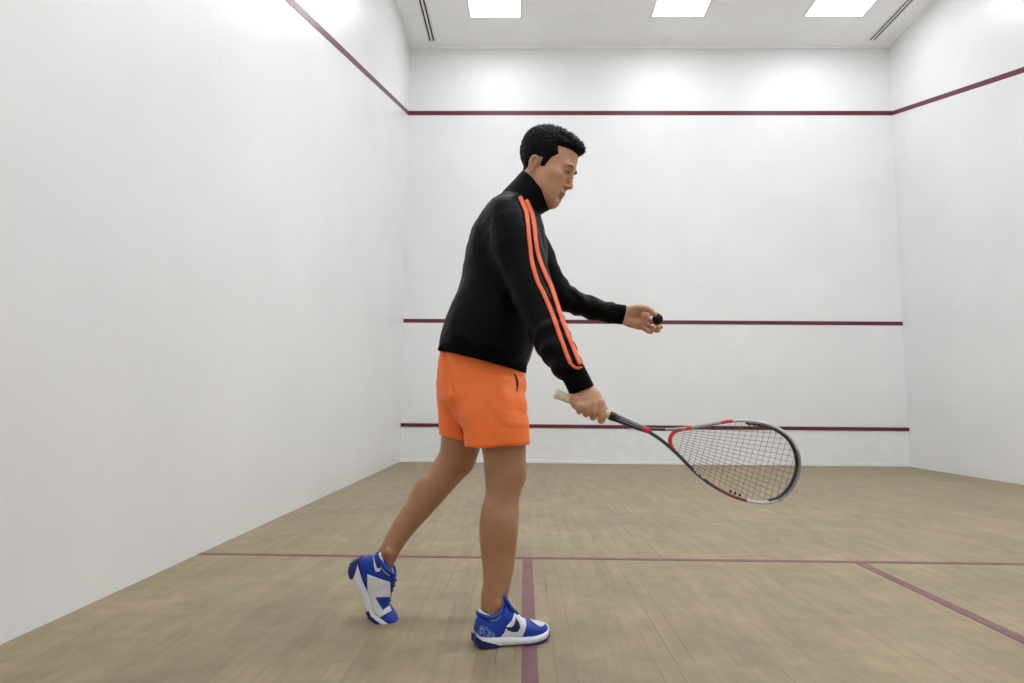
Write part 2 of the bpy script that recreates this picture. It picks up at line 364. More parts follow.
def polygonize(f, xs, ys, zs, B=8):
    def pad(a):
        r = (-len(a)) % B
        return np.concatenate([a, a[-1]+(a[-1]-a[-2])*np.arange(1, r+1)]) if r else a
    xs, ys, zs = pad(xs), pad(ys), pad(zs); ax = (xs, ys, zs)
    n = [len(a)//B for a in ax]
    lo = [a.reshape(-1, B)[:, 0] for a in ax]; hi = [np.append(a.reshape(-1, B)[1:, 0], a[-1]) for a in ax]
    ce = [(l+h)/2 for l, h in zip(lo, hi)]; hf = [(h-l)/2 for l, h in zip(lo, hi)]
    G = np.stack(np.meshgrid(*ce, indexing='ij'), -1).reshape(-1, 3)
    hd = np.sqrt(sum(g**2 for g in np.meshgrid(*hf, indexing='ij'))).reshape(-1)
    dc = np.concatenate([f(G[i:i+2000]) for i in range(0, len(G), 2000)])
    act = np.nonzero(np.abs(dc) < 1.7*hd+.012)[0]
    vol = np.where(dc < 0, -1, 1).astype(np.float32).reshape(n)
    vol = np.repeat(np.repeat(np.repeat(vol, B, 0), B, 1), B, 2)
    ii, jj, kk = np.unravel_index(act, n); o3 = np.arange(B)
    order = np.argsort((kk//3)*1000000+(ii//3)*1000+(jj//3), kind='stable'); ii, jj, kk = ii[order], jj[order], kk[order]
    for s in range(0, len(ii), 40):
        I = ii[s:s+40, None]*B+o3; J = jj[s:s+40, None]*B+o3; K = kk[s:s+40, None]*B+o3
        X = np.empty((len(I), B, B, B, 3)); X[..., 0] = xs[I][:, :, None, None]; X[..., 1] = ys[J][:, None, :, None]; X[..., 2] = zs[K][:, None, None, :]
        v = f(X.reshape(-1, 3)).reshape(len(I), B, B, B)
        vol[I[:, :, None, None], J[:, None, :, None], K[:, None, None, :]] = v
    S = vol < 0
    cnt = np.zeros([a-1 for a in S.shape], np.uint8)
    for a in (0, 1):
        for b in (0, 1):
            for c in (0, 1): cnt += S[a:S.shape[0]-1+a, b:S.shape[1]-1+b, c:S.shape[2]-1+c]
    ci, cj, ck = np.nonzero((cnt > 0) & (cnt < 8)); nc = len(ci)
    idx = np.full(cnt.shape, -1, np.int32); idx[ci, cj, ck] = np.arange(nc)
    acc = np.zeros((nc, 3)); num = np.zeros(nc)
    corners = [(a, b, c) for a in (0, 1) for b in (0, 1) for c in (0, 1)]
    for p in corners:
        for axn in range(3):
            if p[axn]: continue
            q = list(p); q[axn] = 1
            v0 = vol[ci+p[0], cj+p[1], ck+p[2]]; v1 = vol[ci+q[0], cj+q[1], ck+q[2]]
            m = (v0 < 0) != (v1 < 0); t = np.where(m, v0/np.where(m, v0-v1, 1), 0)
            co = [xs[ci+p[0]], ys[cj+p[1]], zs[ck+p[2]]]
            a = ax[axn]; base = (ci, cj, ck)[axn]
            co[axn] = a[base]+t*(a[base+1]-a[base])
            acc += np.where(m[:, None], np.stack(co, 1), 0); num += m
    V = acc/num[:, None]; F = []
    for axn in range(3):
        o1, o2 = [(1, 2), (2, 0), (0, 1)][axn]
        sl0 = [slice(None)]*3; sl1 = [slice(None)]*3; sl0[axn] = slice(0, -1); sl1[axn] = slice(1, None)
        ch = S[tuple(sl0)] != S[tuple(sl1)]
        e = np.stack(np.nonzero(ch), 1)
        ok = (e[:, o1] > 0) & (e[:, o2] > 0) & (e[:, o1] < cnt.shape[o1]) & (e[:, o2] < cnt.shape[o2]); e = e[ok]
        def cell(d1, d2):
            g = e.copy(); g[:, o1] += d1; g[:, o2] += d2; return idx[g[:, 0], g[:, 1], g[:, 2]]
        q = np.stack([cell(-1, -1), cell(0, -1), cell(0, 0), cell(-1, 0)], 1)
        inside = S[e[:, 0], e[:, 1], e[:, 2]]; q[~inside] = q[~inside][:, ::-1]
        F.append(q)
    F = np.concatenate(F); F = F[(F >= 0).all(1)]
    return V, F
def relax(V, F, it=2, lam=.5):
    n = len(V)
    for _ in range(it):
        s = np.zeros((n, 3)); c = np.zeros(n)
        for k in range(4):
            a, b = F[:, k], F[:, (k+1) % 4]
            np.add.at(s, a, V[b]); np.add.at(c, a, 1); np.add.at(s, b, V[a]); np.add.at(c, b, 1)
        V = V+lam*(s/np.maximum(c, 1)[:, None]-V)
    return V
def sdf_obj(name, f, xs, ys, zs, m, parent=None, it=1):
    V, F = polygonize(f, xs, ys, zs); V = relax(V, F, it)
    return mesh_obj(name, V, F, m, parent), V, F
def px(rows, depth=None):
    """rows of (x, y, Y, half width in px) -> points and half widths in metres"""
    pts = np.array([P(r[0], r[1], r[2]) for r in rows]); A = np.array([r[3]*SC(r[2]) for r in rows]); return pts, A

# ------------------------------------------------------------------ the player: anatomy
HO = P(549, 163.2, 3.56); TH, PI_ = math.radians(19), math.radians(28)
cT, sT, cP, sP = math.cos(TH), math.sin(TH), math.cos(PI_), math.sin(PI_)
HF = np.array([cT*cP, -sT*cP, -sP]); HR = np.array([-sT, -cT, 0]); HU = np.array([cT*sP, -sT*sP, cP])
HB = np.stack([HF, HR, HU], 1)                     # columns: forward, to the player's right, up
def hd(F, R, U): return HO+HB @ np.array([F, R, U])/1000
def hell(c, r): return Ell(hd(*c), np.array(r)/1000, HB)
def htube(pts, A, B=None, n=4):
    return Tube([hd(*p) for p in pts], np.array(A)/1000, np.array(A if B is None else B)/1000, n, ref=HR)

legR = Tube(*px([(494,385,3.52,26),(499,415,3.50,24),(502.8,440,3.48,22.6),(505.5,458,3.47,20.2),(507.5,472,3.46,17.6),(506.5,482,3.455,16.6),(502.5,497,3.45,16.6),(499.5,518,3.44,18.9),(498.5,540,3.43,18.2),(498.2,565,3.415,15.6),(496.4,588,3.40,12.8),(494.6,604,3.393,11.6),(494,618,3.39,11.8),(494,632,3.39,11)]),
            [.075,.078,.076,.066,.058,.055,.054,.058,.055,.046,.036,.031,.028,.026], n=3)
kneeR = Ell(P(516, 474, 3.465), [.030, .036, .038])
legL = Tube(*px([(466,388,3.66,28),(464,415,3.67,23),(461.5,440,3.675,20.3),(456.5,458,3.675,18.0),(444.5,474.5,3.67,16.2),(428,494,3.645,15.4),(413,514.5,3.625,12.9),(400.5,531.5,3.61,10.9),(391.5,547,3.597,9.8),(386,557,3.592,10.2),(381.5,565,3.59,10.5),(377,574,3.59,9)]),
            [.085,.082,.075,.064,.057,.056,.047,.038,.031,.027,.024,.022], n=3)
kneeL = Ell(P(464, 463, 3.67), [.030, .036, .034])
pelvis = Tube(*px([(482,395,3.58,30),(482,372,3.58,36),(486,350,3.58,36)]), [.10,.115,.11])
trunk = Tube(*px([(484,360,3.58,34),(500,300,3.58,34),(506,262,3.58,33),(511,232,3.58,27),(519,208,3.575,17)]), [.105,.11,.13,.13,.085])
neck = Tube(*px([(519,208,3.575,17),(529,193,3.57,17.5),(540,178,3.565,18),(547,165,3.56,18)]), [.058,.056,.056,.058])
armR = Tube(*px([(511,217,3.43,12),(520,250,3.39,12.5),(533,295,3.32,11.5),(552,340,3.24,11),(572,372,3.185,8.8),(580,386,3.17,9.8)]), [.045,.045,.040,.036,.028,.026])
armL = Tube(*px([(524,228,3.74,12),(540,262,3.80,12),(553,288,3.84,11.5),(580,304,3.84,10),(606,312,3.83,7.6),(622,315,3.825,8.6)]), [.045,.045,.04,.036,.028,.026])
body = Sdf()
for p in (trunk, pelvis): body.add(p, .04)
for p in (legR, legL): body.add(p, .03)
for p in (kneeR, kneeL): body.add(p, .02)
body.add(neck, .03); body.add(armR, .03); body.add(armL, .03)
for c_, r_ in (((492, 527, 3.415), (.022, .030, .060)), ((505, 530, 3.40), (.024, .026, .055)), ((497.5, 606, 3.366), (.010, .010, .013)), ((484.5, 600, 3.392), (.010, .014, .040)),
               ((489.5, 470, 3.44), (.014, .022, .05)), ((423, 495, 3.61), (.030, .024, .06)), ((389, 553, 3.565), (.011, .010, .012))):
    body.add(Ell(P(*c_), r_), .032 if r_[2] > .045 else .014)
# head
skull = hell((-4, 0, 28), (98, 77, 80))
body.add(skull, .02); body.add(hell((-24, 0, 26), (92, 75, 78)), .02)
body.add(hell((36, 0, -38), (60, 63, 78)), .03)
body.add(htube([(10, 50, -62), (24, 48, -92), (62, 22, -118), (74, 0, -121)], [18, 19, 17, 17]), .022)
body.add(htube([(10, -50, -62), (24, -48, -92), (62, -22, -118), (74, 0, -121)], [18, 19, 17, 17]), .022)
body.add(hell((77, 0, -117), (15, 24, 18)), .026)
for s in (1, -1): body.add(hell((62, 27*s, -98), (26, 20, 26)), .03)
for s in (1, -1):
    body.add(hell((62, 46*s, -34), (24, 20, 17)), .022)       # cheekbone
    body.add(hell((56, 36*s, -68), (28, 22, 32)), .03)        # cheek
    body.add(hell((83, 26*s, 11), (16, 24, 9)), .014)         # brow ridge
    body.sub(hell((101, 30*s, -9), (15, 18, 10)), .012)       # eye socket
    body.add(hell((81, 30*s, -9), (13.2, 15, 11.5)), .003)    # lids over the eyeball
body.add(htube([(93, 0, 4), (99, 0, -12), (106, 0, -30), (113, 0, -46)], [8, 7.5, 8.5, 9.5]), .010)
body.add(hell((111, 0, -48), (9.5, 10.5, 8.5)), .006)
for s in (1, -1):
    body.add(hell((101, 13*s, -52), (10, 7, 7)), .006)
    body.sub(hell((106, 6.5*s, -60), (6, 3.5, 4)), .003)
body.add(hell((88, 0, -80), (14, 26, 20)), .014)              # mouth mound
body.add(hell((100, 0, -78), (7, 21, 5.2)), .004)             # upper lip
body.add(hell((98, 0, -90), (7.5, 18, 6)), .004)              # lower lip
body.sub(htube([(100, -24, -83), (108, 0, -84), (100, 24, -83)], [1.6, 1.8, 1.6], [6, 6, 6]), .002)
body.sub(hell((101, 0, -103), (7, 17, 5)), .012)               # dip above the chin
# ears
for s in (1, -1):
    e0 = (-15, 75*s, -37)
    def ep(f, u, out): return (e0[0]+f*.8, e0[1]+out*s*1.15, e0[2]+u*.95)
    body.add(hell(ep(-2, 0, 0), (11, 7, 21)), .006)
    body.sub(hell(ep(1, -2, 11), (8, 7, 13)), .004)
    body.add(htube([ep(9, 6, 1), ep(8, 19, 4), ep(-3, 27, 8), ep(-15, 20, 11), ep(-18, 3, 11), ep(-11, -14, 8), ep(-1, -26, 3)], [3.5, 4, 4.2, 4.4, 4.2, 4.2, 5]), .004)
    body.add(hell(ep(3, -26, 1), (7, 5, 8)), .005)            # lobe
# racket hand
def chain(rows, k=.004, n=3, taper=None):
    pts, A = px(rows); return Tube(pts, A, A, n)
HY = 3.17
body.add(Tube(*px([(580,386,3.17,10.4),(583,392,3.160,12.6),(587,399,3.148,14.6),(590,405,3.142,14.8)]), [.023,.020,.0165,.015], 4), .016)
body.add(Ell(P(577, 400, 3.158), [.020, .015, .028]), .012)        # heel of the palm under the little finger
def hy(x): return 393.5+.4*(x-555.5)
for (mx, my, x1, r0, r1) in ((600.6, 402.4, 602.0, 4.6, 3.7), (594.4, 403.4, 593.9, 4.4, 3.6), (587.9, 405.0, 586.6, 4.1, 3.4), (581.6, 406, 580.0, 3.6, 3.0)):
    yc = hy(x1)
    body.add(chain([(mx, my, 3.141, r0), (x1+.4, yc+2.5, 3.134, r1+.5), (x1, yc+6.6, 3.149, r1+.1), (x1-.8, yc+8.2, 3.172, r1), (x1-1.2, yc+6.2, 3.192, r1-.4), (x1-1.2, yc+2.5, 3.203, r1-.7)]), .0025)
    body.add(Ell(P(mx, my+.3, 3.133), [.0085, .0085, .0085]), .008)       # knuckle
body.add(chain([(590, 394, 3.168, 5.2), (598, 400, 3.188, 4.8), (603, 407.5, 3.200, 4.0), (606, 412, 3.202, 3.4)]), .008)   # thumb along the far side
# ball hand
body.add(Tube(*px([(621,315,3.825,8.6),(628,316,3.825,9.6),(635,317.5,3.83,11),(642,320,3.832,10.6),(645,321,3.832,9.5)]), [.026,.021,.017,.0145,.013], 4), .012)
body.add(chain([(629, 311, 3.815, 4.6), (637, 308.8, 3.80, 4.3), (645, 308.6, 3.785, 3.4), (650.5, 310.5, 3.777, 2.9), (654.5, 314.3, 3.776, 2.5)]), .010)     # thumb over the ball
body.add(Ell(P(634, 312.5, 3.81), [.030, .016, .020]), .012)
body.add(Ell(P(632, 322.5, 3.815), [.030, .013, .020]), .012)
for rows in ([(645,313.8,3.835,2.9),(654,313.8,3.850,2.6),(659.8,316.5,3.838,2.4),(660.6,321,3.822,2.1)],
             [(646,318.5,3.835,2.9),(655.5,322.5,3.836,2.6),(660.5,327,3.815,2.4),(660,326,3.790,2.1)],
             [(645.5,323.5,3.832,2.8),(652.5,328.6,3.825,2.5),(657.8,330.6,3.802,2.35),(658.4,327.2,3.780,2.05)],
             [(643,327.5,3.827,2.6),(648,331,3.812,2.4),(651.4,331.6,3.790,2.2),(653.8,327.4,3.774,1.95)]):
    body.add(chain(rows), .0022)

BX = axis((.98, 1.48, .0045), (1.48, 2.12, .0021)); BY = axis((3.09, 3.24, .002), (3.24, 3.46, .004), (3.46, 3.70, .0024), (3.70, 3.76, .004), (3.76, 3.87, .002))
BZ = axis((.02, .655, .0045), (.655, .82, .0019), (.82, .97, .006), (.97, 1.085, .0019), (1.085, 1.36, .006), (1.36, 1.70, .0021))
person, bV, bF = sdf_obj('person', body, BX, BY, BZ, M['skin'], it=1)
person.data.materials.append(M['legskin'])          # the legs are given a darker skin colour than face and hands
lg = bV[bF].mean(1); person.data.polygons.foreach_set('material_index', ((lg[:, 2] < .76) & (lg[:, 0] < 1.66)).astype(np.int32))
tag(person, 'person in black track jacket and orange shorts, bending forward with racket and ball in hand', 'person')
def bvh_of(V, F): return BVHTree.FromPolygons([Vector(v) for v in V], [tuple(f) for f in F])
body_bvh = bvh_of(bV, bF)

# ------------------------------------------------------------------ decals that hug a surface
def poly_tris(poly, size):
    bm = bmesh.new(); vs = [bm.verts.new((p[0], p[1], 0)) for p in poly]; bm.faces.new(vs); bm.normal_update()
    bmesh.ops.triangulate(bm, faces=bm.faces)
    for _ in range(7):
        es = [e_ for e_ in bm.edges if e_.calc_length() > size]
        if not es: break
        bmesh.ops.subdivide_edges(bm, edges=es, cuts=1); bmesh.ops.triangulate(bm, faces=[f for f in bm.faces if len(f.verts) > 3])
    bm.verts.index_update()
    V = [(v.co.x, v.co.y) for v in bm.verts]; F = [tuple(v.index for v in f.verts) for f in bm.faces]; bm.free(); return V, F
def project(name, V2, F, caster, bvh, m, parent, off=.0012, thick=.0012):
    V = []; ok = []; last = None
    for p in V2:
        o_, d_ = caster(p); hit = bvh.ray_cast(Vector(o_), Vector(d_).normalized())
        if hit[0] is None:
            if last is None: V.append((0, 0, 0)); ok.append(False); continue
            o_, d_ = np.asarray(o_, float), np.asarray(d_, float); d_ = d_/np.linalg.norm(d_)
            hit = bvh.find_nearest(Vector(o_+d_*np.dot(last-o_, d_)))
        n = hit[1]; last = np.array(hit[0])
        if n.dot(Vector(d_)) > 0: n = -n
        V.append(tuple(hit[0]+n*off)); ok.append(True)
    F = [f for f in F if all(ok[i] for i in f)]
    used = sorted({i for f in F for i in f}); mp = {k: i for i, k in enumerate(used)}
    o = mesh_obj(name, [V[i] for i in used], [tuple(mp[i] for i in f) for f in F], m, parent)
    so = o.modifiers.new('thickness', 'SOLIDIFY'); so.thickness = thick; so.offset = -1
    return o
def cam_caster(p): return CAM, ray(p[0], p[1])
def smooth_path(pts, n=6): return catmull(np.asarray(pts, float), n)
def ribbon(pts, wd, across=3, n=6):
    q = smooth_path(pts, n); wd = np.broadcast_to(wd, len(q)) if np.ndim(wd) == 0 else np.interp(np.linspace(0, 1, len(q)), np.linspace(0, 1, len(wd)), wd)
    V = []; F = []
    for i in range(len(q)):
        d = q[min(i+1, len(q)-1)]-q[max(i-1, 0)]; d /= np.linalg.norm(d)+1e-9; nn = np.array([-d[1], d[0]])
        for k in range(across): V.append(tuple(q[i]+nn*wd[i]*(k/(across-1)-.5)))
    for i in range(len(q)-1):
        for k in range(across-1): F.append((i*across+k, (i+1)*across+k, (i+1)*across+k+1, i*across+k+1))
    return V, F
def smooth_poly(pts, n=4):
    p = list(pts); q = catmull([p[-1]]+p+[p[0], p[1]], n); return q[n:-n-1]

# face details, laid on the head from the front
def face_caster(p): return hd(220, p[0], p[1]), -HF
for s in (1, -1):
    project('eyebrow', *ribbon([(14*s, 9), (24*s, 13), (36*s, 13.5), (48*s, 8)], [3.5, 6, 5, 2], 3), face_caster, body_bvh, M['brow'], person, .0006, .0008)
    V2, F2 = poly_tris(smooth_poly([(17*s, -12), (24*s, -10), (33*s, -9.5), (42*s, -12), (34*s, -13.2), (25*s, -13.4)], 4), 3)
    eye = project('eye', V2, F2, face_caster, body_bvh, M['eyewhite'], person, .0008, .0008)
    V2, F2 = poly_tris([(30*s+4.2*math.cos(a), -11.4+1.8*math.sin(a)) for a in np.linspace(0, 2*math.pi, 18)[:-1]], 3)
    project('iris', V2, F2, face_caster, body_bvh, M['iris'], eye, .0014, .0008)
    project('eyelash', *ribbon([(15*s, -12), (24*s, -9), (33*s, -8.3), (46*s, -12.5)], [1, 2.6, 3, 1.2], 3), face_caster, body_bvh, M['brow'], eye, .0018)
lip = smooth_poly([(-24, -83), (-10, -75), (0, -76.5), (10, -75), (24, -83), (12, -94), (0, -96), (-12, -94)], 4)
project('lips', *poly_tris(lip, 4), face_caster, body_bvh, M['lip'], person, .0006, .0008)

# hair
hair_poly = np.array([(116, 70), (92, 66), (66, 62), (34, 52), (47, 30), (31, 4), (22, -30), (4, -36), (0, -6), (-12, -6), (-30, -8), (-40, -18), (-44, -52), (-58, -74), (-130, -78), (-140, 140), (116, 140)], float)
def poly_sd(X, pg):
    d = np.full(len(X), 1e9); ins = np.zeros(len(X), bool)
    for i in range(len(pg)):
        a, b_ = pg[i], pg[(i+1) % len(pg)]; e_ = b_-a; w_ = X-a
        t = np.clip(w_ @ e_/(e_ @ e_), 0, 1); q = w_-t[:, None]*e_; d = np.minimum(d, (q**2).sum(1))
        c = (a[1] > X[:, 1]) != (b_[1] > X[:, 1])
        with np.errstate(divide='ignore', invalid='ignore'):
            xx = (b_[0]-a[0])*(X[:, 1]-a[1])/(b_[1]-a[1]+1e-12)+a[0]
        ins ^= c & (X[:, 0] < xx)
    return np.where(ins, -1, 1)*np.sqrt(d)
def wob(X, s, ph=0.):
    x, y, z = X[:, 0]*s, X[:, 1]*s, X[:, 2]*s
    return (np.sin(x+1.7*np.sin(y*.9+ph)+ph)+np.sin(y*1.1+1.3*np.sin(z*1.2)+2*ph)+np.sin(z*.95+1.6*np.sin(x*.8)+3*ph))/3
head_only = Sdf(); head_only.ops = [o for o in body.ops if o[0] in (skull,)]; head_only.add(neck, .02); head_only.add(hell((-26, 0, 28), (94, 76, 78)), .02)
head_only.add(hell((36, 0, -38), (60, 63, 78)), .03)
quiff = [hell((70, 0, 84), (28, 46, 16)), hell((52, 0, 96), (40, 48, 16)), hell((10, 0, 100), (60, 58, 18)), hell((-30, 0, 88), (58, 62, 24))]
def hair_f(X):
    L = (X-HO) @ HB*1000
    pd = -poly_sd(L[:, [0, 2]], hair_poly)                       # > 0 inside the hair's outline
    pd = pd+2.2*wob(X, 420, .7)
    top = np.clip((L[:, 2]-20)/60, 0, 1)
    th = np.clip(pd/16, -1, 1)*(6+9*top)/1000
    th = np.where(pd < 0, -.006, th)
    d = head_only(X)-th-.0018*wob(X, 330)*np.clip(pd/10, 0, 1)
    for q in quiff: d = smin(d, q(X)-.002*wob(X, 300, 1.3), .012)
    return np.maximum(d, -pd/1000-.001)
c0 = HO; hr, hV, hF = sdf_obj('hair', hair_f, axis((c0[0]-.16, c0[0]+.16, .0022)), axis((c0[1]-.13, c0[1]+.13, .0024)), axis((c0[2]-.12, c0[2]+.16, .0022)), M['hair'], None, 1)
# tufts growing out of the crop, merged into the same mesh
hb = MB(); hb.V = [tuple(v) for v in hV]; hb.F = [tuple(f) for f in hF]; hb.M = [0]*len(hF)
fn = np.cross(hV[hF[:, 1]]-hV[hF[:, 0]], hV[hF[:, 2]]-hV[hF[:, 0]]); fc = hV[hF].mean(1); lc = (fc-HO) @ HB*1000
nn = fn/(np.linalg.norm(fn, axis=1)[:, None]+1e-12)
cand = np.nonzero((lc[:, 2] > 30) & (((fc-HO)*nn).sum(1) > 0))[0]; rng = np.random.default_rng(3)
for i in rng.choice(cand, 900, replace=False):
    tp = np.clip((lc[i, 2]-30)/70, 0, 1); L_ = (.003+.006*tp)*rng.uniform(.6, 1.3)
    d_ = nn[i]*.8+HF*.55*tp+HU*.3+rng.normal(0, .25, 3); d_ /= np.linalg.norm(d_)
    r_ = rng.uniform(.0016, .003); a_ = np.cross(d_, [.3, .5, .8]); a_ /= np.linalg.norm(a_); b_ = np.cross(d_, a_)
    root = fc[i]-nn[i]*.003
    hb.add([root+r_*(a_*math.cos(t)+b_*math.sin(t)) for t in (0, 2.09, 4.19)]+[root+d_*(L_+.003)], [(0, 1, 3), (1, 2, 3), (2, 0, 3)])
bpy.data.objects.remove(hr); hair = hb.build('hair', M['hair'], person, True)

# ------------------------------------------------------------------ clothing
class Plane:
    """half space: negative on the side away from n"""
    lo = np.array([-9.]*3); hi = np.array([9.]*3)
    def __init__(s, p, n): s.p = np.asarray(p, float); s.n = np.asarray(n, float)/np.linalg.norm(n)
    def __call__(s, X): return (X-s.p) @ s.n
def pix_plane(x0, y0, x1, y1, Y, flip=1):
    """plane through the photograph line (x0,y0)-(x1,y1), level along the view"""
    a, b_ = P(x0, y0, Y), P(x1, y1, Y); return Plane(a, flip*np.cross(b_-a, YREF))
def cut(f, plane): return lambda X: np.maximum(f(X), plane(X))
jk = Sdf()
jk.add(Tube(*px([(479.5,367,3.58,45.5),(483.5,351,3.58,45.8),(489,335,3.58,46.5),(501.5,295,3.58,43.5),(506,263,3.58,42),(508.5,240,3.58,39.5),(514,219,3.578,31),(521,204,3.575,21)]), [.166,.170,.178,.172,.178,.186,.168,.085], 4, cap=.5), .03)
jk.add(Tube(*px([(508,217,3.44,20),(515,240,3.405,26),(523.5,268,3.37,24.5),(535.8,302,3.31,21.3),(551.5,339.5,3.24,19.2),(563.8,360,3.20,16.2),(570,369,3.187,13.5)]), [.075,.082,.076,.066,.058,.05,.044], 4), .035)
jk.add(Tube(*px([(516,226,3.72,21),(531,253,3.78,22),(546,280,3.83,18),(561,296,3.84,14.6),(576,302.5,3.84,12.8),(592,308,3.835,11.6),(607,312,3.83,10.8),(612,313,3.828,10.4)]), [.075,.075,.065,.056,.052,.047,.043,.041], 4), .03)
def folds(X, d):
    # soft drape over the back and waist, tighter rucks along the sleeves
    f = .0028*wob(X, 38, .4)+.0016*wob(X, 85, 2.1)
    ax = (X-P(511, 217, 3.43)) @ np.array([.36, -.35, -.86])
    f += .0035*np.sin(ax*95+2.2*np.sin(X[:, 1]*40))*np.clip((ax-.32)/.2, 0, 1)*(X[:, 0] > P(535, 300, 3.3)[0])
    al = X[:, 0]-P(560, 300, 3.84)[0]
    f += .003*np.sin(al*110+2*np.sin(X[:, 2]*60))*np.clip(al/.06, 0, 1)*(X[:, 1] > 3.7)
    return d-f
jk.post.append(folds)
hem_plane = pix_plane(436, 342, 530, 369, 3.46)
if hem_plane(P(481, 300, 3.58)[None])[0] > 0: hem_plane.n *= -1
torso_only = lambda X: np.where((X[:, 0] < P(534, 340, 3.4)[0]) | (X[:, 1] > 3.45), hem_plane(X), -1)
neck_big = Tube(neck.p, neck.a+.006, neck.b+.006, 1)
def jacket_f(X): return np.maximum(jk(X), torso_only(X))
JX = axis((1.22, 1.93, .0042)); JY = axis((3.10, 3.92, .0046)); JZ = axis((.78, 1.46, .0042))
jacket, jV, jF = sdf_obj('track_jacket', jacket_f, JX, JY, JZ, M['jacket'], person, 2)
jb = bvh_of(jV, jF)
# waistband
wb = Tube(*px([(477.5,385,3.58,46.2),(481.2,364,3.58,45.9),(483.5,350,3.58,44),(487,338,3.58,43)]), [.168,.170,.172,.170], 4, cap=.25)
wp = pix_plane(436.5, 348.5, 526, 372, 3.45)
if wp(P(490, 330, 3.58)[None])[0] > 0: wp.n *= -1
def waist_f(X):
    th = np.arctan2(X[:, 1]-3.58, X[:, 0]-P(481, 360, 3.58)[0])
    return np.maximum(wb(X)-.0012*np.sin(th*90), wp(X))
sdf_obj('waistband', waist_f, axis((1.22, 1.62, .004)), axis((3.38, 3.78, .004)), axis((.80, .97, .004)), M['rib'], jacket, 1)
# collar
cl = Tube(*px([(518,207,3.577,22),(527,198,3.574,22.5),(536.5,190,3.572,24.5),(546,182.5,3.57,25)]), [.086,.076,.072,.072], 4, cap=.3)
cp_ = pix_plane(520, 170, 553, 209, 3.57)
if cp_(P(515, 210, 3.57)[None])[0] > 0: cp_.n *= -1
def collar_f(X):
    d = np.maximum(cl(X), cp_(X)-.002)
    return np.maximum(d, -np.maximum(cl(X)+.008, -(cp_(X)+.045)))     # hollow for the neck
sdf_obj('collar', collar_f, axis((1.48, 1.72, .003)), axis((3.44, 3.70, .003)), axis((1.33, 1.56, .003)), M['jacket'], jacket, 1)
# cuffs
def cuff(rows, Bs, pl, name, inner):
    t = Tube(*px(rows), Bs, 4, cap=.3); tin = Tube(inner.p, inner.a+.003, inner.b+.003, 1)
    def f(X):
        return np.maximum(t(X), pl(X))
    q = np.array([P(r[0], r[1], r[2]) for r in rows]); lo = q.min(0)-.06; hi = q.max(0)+.06
    return sdf_obj(name, f, axis((lo[0], hi[0], .0026)), axis((lo[1], hi[1], .0026)), axis((lo[2], hi[2], .0026)), M['rib'], jacket, 1)
p1 = pix_plane(570, 395.3, 595, 385.5, 3.17)
if p1(P(572, 370, 3.19)[None])[0] > 0: p1.n *= -1
cuff([(567,363,3.195,13.5),(573,372.5,3.183,13),(578.5,383,3.173,12.9),(584,395,3.165,13.2)], [.042,.039,.037,.037], p1, 'cuff', armR)
p2 = pix_plane(626.5, 304, 622, 325, 3.826)
if p2(P(600, 312, 3.83)[None])[0] > 0: p2.n *= -1
cuff([(606,311.8,3.83,10.4),(614,313.5,3.828,10),(622,314.6,3.826,10),(630,316,3.825,10)], [.041,.038,.036,.036], p2, 'cuff', armL)
# stripes down the near sleeve
s1 = [(519.5,197.5),(522,204),(525,210.5),(527,221),(528.2,233),(530,249),(531.8,263),(537.5,282.5),(543,293.5),(548.8,307),(555,323),(560.2,338),(565.5,352.5),(570,362.8)]
s2 = [(525.5,200.5),(528.5,207.5),(531.8,216),(533.6,227),(535,239),(536.8,250.5),(539.5,261),(544.5,274),(550.5,287),(555.5,302),(561,318.5),(566.5,333),(572.5,348),(579.5,364.5)]
for s_ in (s1, s2):
    V2, F2 = ribbon(s_, 3.7, 4, 6); project('sleeve_stripe', V2, F2, cam_caster, jb, M['stripe'], jacket, .0022, .0025)
V2, F2 = ribbon([(569.5,362.8),(575,367.5),(583,367.5)], 2.6, 3, 4); project('sleeve_stripe', V2, F2, cam_caster, jb, M['stripe'], jacket, .0022, .0025)

# shorts
sh_p = Tube(*px([(482.6,358,3.58,42.3),(481.2,372,3.58,43.9),(483,392,3.58,44)]), [.138,.150,.163], 4, cap=.5)
sh_r = Tube(*px([(488,399,3.525,37.5),(492.5,415,3.50,35.5),(496.5,435,3.48,32.4),(497,460,3.47,31.8)]), [.12,.122,.114,.110], 4, cap=.25)
sh_l = Tube(*px([(462,385,3.66,25.5),(461,410,3.67,22.5),(460.5,432,3.675,21),(460,455,3.675,20.5)]), [.11,.104,.098,.095], 4)
hR = pix_plane(464, 447, 529, 444, 3.48); hL = pix_plane(439, 434, 480, 443, 3.68)
for pl in (hR, hL):
    if pl(P(480, 380, 3.5)[None])[0] > 0: pl.n *= -1
inR = Tube(legR.p, legR.a+.008, legR.b+.010, 1); inL = Tube(legL.p, legL.a+.004, legL.b+.010, 1)
crease = np.array([P(*c, 3.47) for c in ((443.5,350),(445.5,358),(449,375),(453,394),(457.5,414),(462,434))])[:, [0, 2]]
